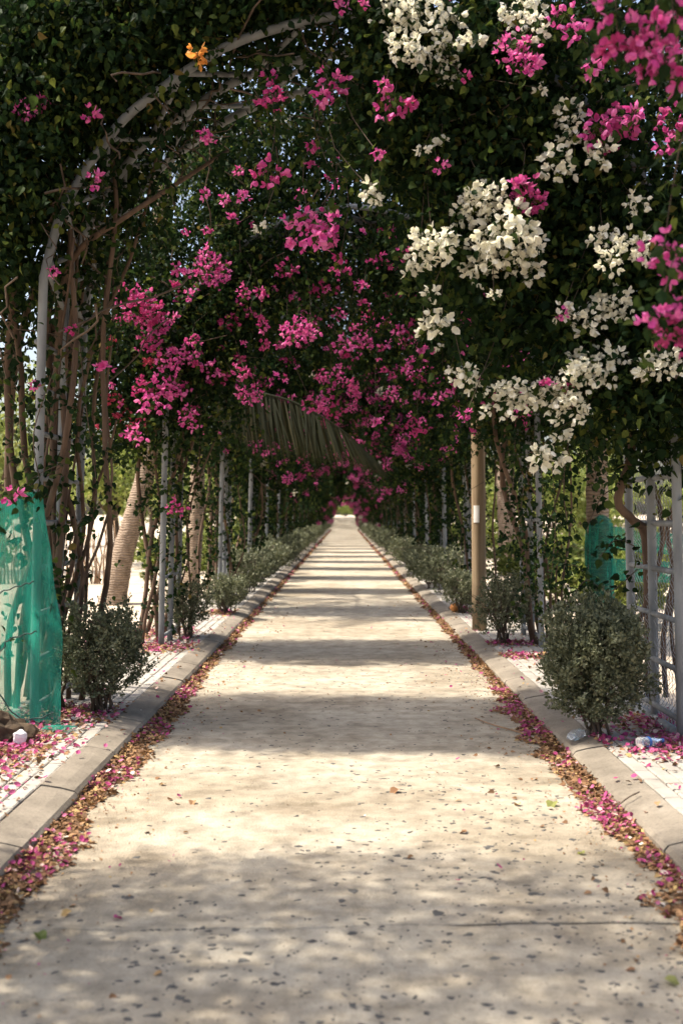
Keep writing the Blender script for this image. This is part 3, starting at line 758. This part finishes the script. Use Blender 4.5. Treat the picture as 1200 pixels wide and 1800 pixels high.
def palm(label, path, r0, r1, nf, flare=1.6, rough=.005):
    p = spline(path, 60); base = p[0]
    root = thing('palm_tree', label, 'palm tree', base, 'palm trunks beside the path')
    t = np.linspace(0, 1, 60); rad = r0+(r1-r0)*t+r0*(flare-1)*np.exp(-t*len(t)*.16)
    seg = np.arange(60)
    rad = rad*(1+rough*2*(np.sin(seg*2.1)))+RNG.normal(0, rough*.12, 60)
    b = MB(); tube(b, p, rad, 16, .5); b.v[0] = b.v[0]+RNG.normal(0, .004, b.v[0].shape)
    wmesh(b, 'trunk', M['palm'], root, True)
    for k in range(nf):
        link('frond', FR[k % 2], root, p[-1], (0, RNG.uniform(-.45, .25), k*2*PI/nf+RNG.uniform(-.2, .2)), RNG.uniform(.85, 1.1))
    return root, p
palm('pale palm trunk leaning right in the sunny garden on the left', [(-3.95, 18.4, .0), (-3.80, 18.4, .8), (-3.55, 18.45, 1.7), (-3.35, 18.5, 2.6), (-3.2, 18.5, 4.4), (-3.1, 18.5, 7.5)], .185, .15, 11, 1.55)
pr_, pp = palm('upright palm behind the third left arch leg, one frond drooping into the tunnel', [(-2.95, 20.6, .0), (-2.86, 20.6, .9), (-2.8, 20.6, 2), (-2.78, 20.6, 3.2), (-2.75, 20.6, 5.2)], .15, .13, 7, 1.4)
palm('rough brown palm trunk standing behind the wooden pole', [(4.15, 27, .0), (4.08, 27, 1.2), (4.02, 27, 2.5), (4.0, 27, 6.8)], .27, .2, 10, 1.3)
palm('dark palm trunk wrapped in green netting on the right', [(3.12, 13.2, .0), (3.1, 13.2, 1.2), (3.08, 13.2, 2.5), (3.1, 13.2, 7.2)], .15, .12, 10, 1.2)
# the long frond that droops under the canopy
b = MB(); t = np.linspace(0, 1, 30)
sp = spline([pp[-1], (-2.6, 18.8, 4.9), (-2.1, 17.1, 4.05), P(430, 680, 16.6), P(520, 708, 16.5), P(600, 755, 16.4), P(660, 810, 16.3)], 30); tube(b, sp, np.linspace(.035, .007, 30), 6, .3)
nl = 190
for sd in (-1, 1):
    u = np.sort(RNG.uniform(.30, 1, nl)); base = np.stack([np.interp(u, t, sp[:, k]) for k in range(3)], 1)
    ln = 1.05*np.sin(np.clip(u, 0, 1)*PI*.78+.45)*RNG.uniform(.85, 1.1, nl)
    dv = unit(np.stack([.12+.5*np.clip(u-.7, 0, 1)*3+RNG.normal(0, .06, nl), sd*RNG.uniform(.1, .3, nl), -1+.25*u], 1))
    sx = np.array([.013, 0, 0]); mid = base+dv*ln[:, None]*.5; tip = base+dv*ln[:, None]+np.array([.03, 0, -.05])
    V_ = np.stack([base-sx*.6, base+sx*.6, mid+sx, mid-sx, tip], 1).reshape(-1, 3)
    F = np.array([(0, 1, 2), (0, 2, 3), (3, 2, 4)]); F = (F[None]+np.arange(nl)[:, None, None]*5).reshape(-1, 3)
    b.add(V_, F, np.repeat(RNG.random(nl), 3))
tag(wmesh(b, 'frond', M['frond'], pr_), 'long drooping frond hanging under the flowers')

# ------------------------------------------------------------------ green netting
def cloth(pt, nu, nv):
    V = np.array([pt(u, v) for v in np.linspace(0, 1, nv) for u in np.linspace(0, 1, nu)]); F = []
    for j in range(nv-1):
        for i in range(nu-1):
            a = j*nu+i; F += [(a, a+1, a+nu+1), (a, a+nu+1, a+nu)]
    b = MB(); b.add(V, F, .5); return b
r = thing('shade_net', 'green shade net hung over wires on the left pipe leg', 'net', (-2.6, 7.7, .05))
def left_net(u, v):                                # u right to left, v bottom to top
    right = np.interp(v, [0, .12, .35, .6, .85, .95, 1], [-2.02, -2.01, -2.01, -2.05, -2.12, -2.14, -2.15])
    x = right-u*1.9
    top = 1.73-.14*min(1, u*3.2)+.03*math.sin(u*9)+(.03 if u < .1 else 0); z = .045+v*(top-.045)-.03*math.sin(u*21)*(1-v)*.5
    f = .028*math.sin(x*34+2.2*noise.noise((x*2, z*1.4, 0)))*(.35+.65*noise.noise((x*1.3, z*.8, 4))**2*3)+.06*noise.noise((x*3, z*2.1, 7))
    return (x+.02*noise.noise((x*3, z*3, 1)), 7.70+f*.8+.10*u-.12*(1-v)*noise.noise((x*2, 3, 1)), z)
link_b = cloth(left_net, 150, 70); o = wmesh(link_b, 'netting', M['net'], r, True)
md = o.modifiers.new('solid', 'SOLIDIFY'); md.thickness = .002
b = MB(); hem = [np.array(left_net(u, 1))+np.array([0, -.002, .002]) for u in np.linspace(0, 1, 60)]; tube(b, hem, .007, 5, .5); wmesh(b, 'hem', M['net'], r, True)
for k, zz in enumerate([[(-2.18, 1.13), (-2.35, 1.08), (-2.7, .98), (-3.9, .98)], [(-2.16, .78), (-2.36, .72), (-2.55, .62), (-3.9, .55)], [(-2.05, .20), (-2.28, .17), (-2.5, .42), (-2.75, .50), (-3.9, .5)]]):
    b = MB(); p = spline([(a, 7.60, z) for a, z in zz], 40); a = np.arange(40)*1.3
    tube(b, p+np.stack([0*a, .006*np.cos(a), .006*np.sin(a)], 1), .0055, 5, .5); tag(wmesh(b, 'wire', M['wire'], r, True))
r = thing('tree_wrap_net', 'green netting wrapped round the palm trunk with torn strips to the right', 'net', (3.1, 13.2, .05))
def wrapn(u, v):
    a = u*2*PI; zt = 1.50+.10*math.cos(a+1.6)**3; z = .1+v*(zt-.1)
    R_ = .185-.03*v+.010*math.sin(a*7+z*5)+.012*noise.noise((math.cos(a)*2, math.sin(a)*2, z*2))
    return (3.11+R_*math.cos(a), 13.2+R_*math.sin(a), z)
o = wmesh(cloth(wrapn, 60, 40), 'wrap', M['net'], r, True); o.modifiers.new('solid', 'SOLIDIFY').thickness = .002
for z0, z1, x1 in ((1.2, 1.46, 4.6), (.82, 1.07, 4.6)):
    def strip(u, v): x = 3.24+u*(x1-3.24); return (x, 13.2+.04*math.sin(x*11)+.05*u, z0+v*(z1-z0)-.10*math.sin(u*PI)*.5+.02*noise.noise((x*4, v*2, z0)) - (.07*u if z0 > 1.1 else 0))
    o = wmesh(cloth(strip, 40, 8), 'strip', M['net'], r, True); o.modifiers.new('solid', 'SOLIDIFY').thickness = .002

# ------------------------------------------------------------------ garden behind
def tree_parts(h, cr, ncl, per, size):
    tb, lb = MB(), MB()
    tube(tb, wavy((0, 0, -.1), (RNG.normal(0, .2), RNG.normal(0, .2), h*.55), .3, 9), np.linspace(.16, .09, 9), 8, .5)
    c = []
    for k in range(7):
        a = k*.9+RNG.random(); q = np.array([cr*.75*math.cos(a)*RNG.uniform(.3, 1), cr*.75*math.sin(a)*RNG.uniform(.3, 1), h*RNG.uniform(.5, .88)])
        tube(tb, wavy((0, 0, h*RNG.uniform(.25, .5)), q, .4, 8), np.linspace(.07, .02, 8), 6, .5)
        c.append(q+unit(RNG.normal(size=(ncl//7, 3)))*RNG.random((ncl//7, 1))**.5*cr*RNG.uniform(.45, .7)*np.array([1, 1, .8]))
    c = np.concatenate(c); c[:, 2] = np.maximum(c[:, 2], h*.16)
    leaves(lb, clumps(c, per, .22), size, KITE); return tb, lb
TV = []
for h, cr in ((4.6, 2.0), (3.4, 1.7), (5.5, 2.4)):
    tb, lb = tree_parts(h, cr, 210, 22, .16); TV.append((tb.mesh('trunk', M['darkbark'], True), lb.mesh('crown', M['gardenleaf'])))
tb, lb = MB(), MB()
lowb = []
for k in range(2):
    lb, sb = shrub_parts(.9, 1.25, 9, 260, 16, .10); lowb.append((sb.mesh('stems', M['darkbark'], True), lb.mesh('foliage', M['gardenleaf'])))
spots = [(-7.0, 33, 0), (-9.5, 29, 2), (-12, 38, 1), (-8.2, 46, 2), (-6.5, 56, 0), (-14, 52, 2), (-11, 66, 0), (-7, 74, 1), (-18, 44, 0), (-9, 92, 2), (-6.8, 106, 0), (-16, 80, 1), (-22, 60, 2),
         (7.2, 34, 1), (9.8, 42, 0), (12.5, 64, 2), (8.4, 54, 2), (16, 68, 0), (21, 66, 1), (7, 66, 0), (10, 80, 2), (7, 92, 1), (8, 108, 0), (18, 90, 2), (26, 80, 0), (5.2, 40, 1), (-5.4, 41, 1),
         (-5.5, 165, 2), (-1.8, 190, 0), (3.2, 185, 2), (6.8, 168, 1), (-11, 180, 0), (12, 178, 2), (0.5, 230, 2)]
for x, y, k in spots:
    far = y > 150
    side = 'left' if x < 0 else 'right'
    lab = 'pale sunlit tree beyond the far end of the tunnel' if far else f'yellow-green garden tree in sun behind the {side} row of arch legs'
    z = float(rise(y))+.03; r = thing('garden_tree', lab, 'tree', (x, y, z), 'sunlit garden trees')
    t_, c_ = TV[k]; rz = RNG.uniform(0, 6); sc = RNG.uniform(.85, 1.15)
    link('trunk', t_, r, (x, y, z), (0, 0, rz), sc); tag(link('crown', c_, r, (x, y, z), (0, 0, rz), sc), kind='stuff')
for x, y in [(-3.7, 23.5), (-3.5, 27.5), (-3.7, 33), (3.6, 17.6), (3.7, 22.8), (3.5, 33), (5.6, 26.5), (-5.6, 31), (3.9, 15.0), (-4.8, 36), (-8.5, 25.5), (-10, 23), (4.6, 20), (5.0, 30), (6.2, 24), (5.0, 38), (8.0, 31), (-1.9, 153), (1.6, 156), (.1, 162), (-3.4, 158), (3.6, 154), (-4.5, 47), (4.6, 48), (-4.6, 60), (4.6, 60), (-4.6, 75), (4.6, 75), (11, 40)]:
    side = 'left' if x < 0 else 'right'; z = .06+float(rise(y))
    lab = 'pale sunlit bush closing the far end of the road' if y > 150 else f'bushy yellow-green garden plant low behind the {side} arch legs'
    r = thing('garden_bush', lab, 'bush', (x, y, z), 'garden bushes behind the arches')
    s_, f_ = lowb[int(RNG.integers(2))]; rz = RNG.uniform(0, 6); sc = RNG.uniform(.7, 1.0)*(1.7 if y > 150 else 1)
    link('stems', s_, r, (x, y, z), (0, 0, rz), sc); tag(link('foliage', f_, r, (x, y, z), (0, 0, rz), sc), kind='stuff')
# brown twig fence, left
r = thing('twig_fence', 'rough brown stick fence behind the leaning palm', 'fence', (-7.5, 23.5, .05))
sm = []
for k in range(4):
    b = MB(); tube(b, wavy((0, 0, 0), (RNG.normal(0, .08), RNG.normal(0, .05), 1.45), .12, 7), np.linspace(.024, .012, 7), 5, .5); sm.append(b.mesh('stake', M['twig'], True))
for k in range(110):
    x = -10.5+k*.05; link('stake', sm[k % 4], r, (x, 23.5+RNG.normal(0, .06), .03), (RNG.normal(0, .06), RNG.normal(0, .09), RNG.uniform(0, 6)), RNG.uniform(.7, 1.1))
# rubble wall, right
def stone(R_, n=2):
    V_ = np.array([(x, y, z) for x in (-1, 0, 1) for y in (-1, 1) for z in (-1, 0, 1)], float)
    import bmesh
    bm = bmesh.new(); bmesh.ops.create_icosphere(bm, subdivisions=1, radius=1)
    V_ = np.array([v.co[:] for v in bm.verts]); F = [[v.index for v in f.verts] for f in bm.faces]; bm.free()
    V_ = V_*R_*(1+RNG.normal(0, .13, (len(V_), 1))); b = MB(); b.add(V_, F, .5); return b
rm = [stone(np.array([.26, .22, .17])).mesh('stone', M['rubble']) for _ in range(4)]
r = thing('rubble_wall', 'low grey rubble wall across the garden on the right', 'wall', (15, 58, .0))
for j in range(4):
    for k in range(30):
        link('stone', rm[int(RNG.integers(4))], r, (8.6+k*.45+(.2 if j % 2 else 0), 58+RNG.normal(0, .06), .2+j*.27), (RNG.normal(0, .3), RNG.normal(0, .2), RNG.uniform(0, 6)), RNG.uniform(.9, 1.2))

# ------------------------------------------------------------------ litter
def heap(n, xf, yf, zf, size, m, tpl, name, label, cat):
    pass
dry, pet = MB(), MB()
def litter(n, x, y, z, frac_pet, size):
    pos = np.stack([x, y, z], 1); k = RNG.random(n) < frac_pet
    nr = RNG.normal(0, .55, (n, 3)); nr[:, 2] = 1; dr = RNG.normal(size=(n, 3)); dr[:, 2] *= .25
    leaves(dry, pos[~k], size, LEAF, dirs=dr[~k], norms=nr[~k]); leaves(pet, pos[k]+np.array([0, 0, .006]), size*.95, BRACT, dirs=dr[k], norms=nr[k])
for s in (-1, 1):
    for y0, y1, dens, size in ((2.6, 6, 1750, .030), (6, 10, 1350, .032), (10, 18, 520, .038), (18, 40, 130, .06), (40, 120, 35, .10)):
        n = int((y1-y0)*dens*.62); y = RNG.uniform(y0, y1, n)
        wv = np.array([1+.8*noise.noise((q*1.1, s*3, 0))+.6*noise.noise((q*3.7, s, 5)) for q in y])
        wd = (.19 if y0 < 10 else .12)*np.maximum(.3, wv)
        u = RNG.random(n)**1.5; x = s*(GUT+.015-u*wd)
        z = .006+.045*(1-u)**1.5*RNG.random(n)*np.minimum(1, wv)
        if y0 > 10: z *= .6
        cl = np.array([noise.noise((q*1.3, s*7, 9)) for q in y])
        fr = np.clip((.02 if s < 0 else .14)+.62*cl, .025, .6) if y0 < 10 else np.full(n, .05)
        k = RNG.random(n) < fr
        litter(n, x, y, z, fr, size)
    n = 2600; y = 3+11*RNG.random(n)**1.4; x = s*(GUT+.01-RNG.exponential(.14, n)); litter(n, x, y, np.full(n, .006), .08, .012)
    # strays over kerb, pavement and road
    n = 260; y = RNG.uniform(3.4, 16, n); x = s*(GUT+RNG.uniform(.02, .9, n)); z = np.where(np.abs(x) > KO-.08, .118, .02+.09*np.clip((np.abs(x)-GUT)/.09, 0, 1)); litter(n, x, y, z, .45, .034)
    n = 170; y = RNG.uniform(3.2, 20, n); x = s*(GUT-.3-RNG.exponential(.25, n)); litter(n, x, y, np.full(n, .008), .2, .03)
def bed(cx, cy, rx, ry, n, fr, size=.038, zz=.10):
    a = RNG.normal(0, .5, n); b_ = RNG.normal(0, .5, n); rr = np.hypot(a, b_)
    x, y = cx+a*rx, cy+b_*ry; k = (np.abs(x) > KO-.02)
    litter(k.sum(), x[k], y[k], (zz+.05*np.exp(-rr*2)*RNG.random(n))[k], fr, size)
bed(-2.35, 7.0, .50, .75, 2600, .38); bed(-2.1, 8.1, .55, .5, 900, .35); bed(-2.5, 6.3, .6, .8, 2400, .3); bed(-2.3, 5.6, .45, .5, 700, .3)
bed(2.4, 7.0, .55, .55, 2200, .55); bed(2.25, 7.75, .4, .5, 700, .5); bed(2.1, 11.4, .7, .28, 650, .35); bed(1.75, 11.5, .35, .22, 220, .35); bed(1.9, 12.6, .5, .3, 500, .4)
bed(-2.1, 12.2, .5, .45, 900, .3); bed(-2.5, 13.5, .8, .9, 900, .3, .045); bed(-1.85, 16.6, .4, .5, 400, .15, .05); bed(1.9, 17, .5, .6, 300, .2, .05)
bed(1.62, 7.2, .16, .25, 260, .5, .036, .10)
tag(wmesh(dry, 'fallen_leaves', M['dry'], None), 'dry brown leaves drifted along both gutters', 'fallen leaves', kind='stuff')
tag(wmesh(pet, 'fallen_petals', M['faded'], None), 'fallen magenta and white petals scattered along both gutters', 'fallen petals', kind='stuff')

# single things lying about
def lying(name, label, cat, px, py, size, m, tint, tpl=LEAF, curl=1.0):
    d = CAM_H*FPX/(py-905); p = P(px, py, d); b = MB(); V_ = tpl[0].copy(); V_[:, 2] = V_[:, 2]*2.2*curl+.1*curl
    b.v = [V_*size]; b.f = [tpl[1]]; b.t = [np.full(len(tpl[1]), tint)]; b.m = [np.zeros(len(tpl[1]), int)]
    tag(link(name, b.mesh(name, m), None, (p[0], p[1], .006), (0, 0, RNG.uniform(0, 6))), label, cat, 'single leaves and petals lying on the road')
for q in [('dry_leaf', 'curled rust-brown leaf in the middle of the sunlit road', 'leaf', 700, 1391, .085, 'dry', .5), ('dry_leaf', 'brown leaf curled beside the left leaf drift', 'leaf', 122, 1522, .08, 'dry', .35),
          ('dry_leaf', 'small orange leaf on the bare concrete at lower left', 'leaf', 126, 1606, .06, 'dry', .95), ('green_sprig', 'dull green leaf at the lower left corner of the road', 'leaf', 66, 1645, .07, 'gardenleaf', .2),
          ('yellow_leaf', 'yellow-green leaf near the right leaf drift', 'leaf', 972, 1414, .09, 'gardenleaf', .9), ('yellow_leaf', 'yellow leaf alone at the lower right corner of the road', 'leaf', 1166, 1727, .07, 'gardenleaf', 1.0),
          ('dry_leaf', 'small brown leaf right of centre on sunlit concrete', 'leaf', 820, 1466, .05, 'dry', .4), ('dry_leaf', 'pale orange leaf between the road centre and the right drift', 'leaf', 912, 1418, .055, 'dry', .9),
          ('dry_leaf', 'tiny olive leaf in the shade edge of the road', 'leaf', 727, 1509, .045, 'dry', .15), ('fallen_petal', 'single pink petal on the shaded road at lower left', 'petal', 201, 1618, .045, 'faded', .5),
          ('dry_leaf', 'flat tan leaf on the sunlit road, left of centre', 'leaf', 340, 1411, .06, 'dry', .7), ('yellow_leaf', 'small yellow leaf right of the dark chips', 'leaf', 1026, 1504, .05, 'gardenleaf', 1.0)]:
    lying(*q[:6], M[q[6]], q[7])
b = MB(); tube(b, spline([(1.02, 8.45, .012), (1.1, 8.2, .016), (1.22, 7.95, .02), (1.3, 7.8, .02)], 16), np.linspace(.004, .008, 16), 6, .5)
tag(wmesh(b, 'fallen_twig', M['twig'], None, True), 'long pale bent twig lying beside the right leaf drift', 'twig')
b = MB(); tube(b, spline([(1.42, 5.7, .05), (1.50, 5.73, .10), (1.58, 5.8, .113)], 8), .004, 5, .5)
tag(wmesh(b, 'fallen_twig', M['darkbark'], None, True), 'short dark stick lying across the right kerb edge', 'twig')
# rock with scrap, left
import bmesh
def blob(R_, sub=3, amp=.3, fr=2.2, seed=0):
    bm = bmesh.new(); bmesh.ops.create_icosphere(bm, subdivisions=sub, radius=1)
    V_ = np.array([v.co[:] for v in bm.verts]); F = [[v.index for v in f.verts] for f in bm.faces]; bm.free()
    k = np.array([1+amp*noise.noise(tuple(v*fr+seed))+amp*.4*noise.noise(tuple(v*fr*3+seed)) for v in V_]); b = MB(); b.add(V_*k[:, None]*np.array(R_), F, .5); return b
tag(link('broken_log', blob((.18, .12, .13), 3, .5, 1.6, 3).mesh('broken_log', M['rock']), None, (-2.22, 7.15, .16), (.2, .3, .4)), 'dark brown broken log lump at the foot of the green net', 'log')
tag(link('paper_scrap', blob((.045, .03, .05), 2, .5, 3, 8).mesh('paper_scrap', M['film']), None, (-2.10, 7.0, .16)), 'crumpled white scrap against the broken log', 'litter')
tag(link('plastic_film', blob((.10, .07, .012), 3, .6, 3, 5).mesh('plastic_film', M['net']), None, (-1.98, 7.5, .125)), 'torn green plastic shred among petals below the net', 'litter')
tag(link('plastic_film', blob((.05, .13, .03), 3, .5, 3, 15).mesh('plastic_film', M['clear'], True), None, (1.56, 7.28, .12), (0, 0, -.5)), 'crumpled clear plastic on the right kerb', 'litter')
tag(link('fallen_fruit', blob((.075, .075, .07), 3, .06, 2, 1).mesh('fallen_fruit', M['fruit'], True), None, (1.71, 16.75, .165)), 'round orange-brown fruit on the pavement behind the wooden pole', 'fruit')
# bottle lying among petals, right
r = thing('plastic_bottle', 'clear plastic bottle with a blue label lying in petals by the ladder foot', 'bottle', (1.96, 6.95, .13))
b = MB(); zz = np.array([0, .005, .05, .1, .14, .16, .18, .185, .20]); rr = np.array([.02, .032, .03, .033, .031, .022, .013, .012, .012]); tube(b, np.stack([zz-.1, 0*zz, .006*np.sin(zz*40)], 1), rr, 14, .5)
o = link('bottle_body', b.mesh('bottle_body', M['clear'], True), r, (1.96, 6.95, .14), (0, .05, .5))
b = MB(); tube(b, [(-.03, 0, .001), (-.008, 0, .001)], .0345, 14, .5, cap=False); link('bottle_label', b.mesh('bottle_label', M['blue'], True), r, (1.96, 6.95, .14), (0, .05, .5))
b = MB(); tube(b, [(.10, 0, .004), (.117, 0, .004)], .0145, 12, .5); link('bottle_cap', b.mesh('bottle_cap', M['blue'], True), r, (1.96, 6.95, .14), (0, .05, .5))
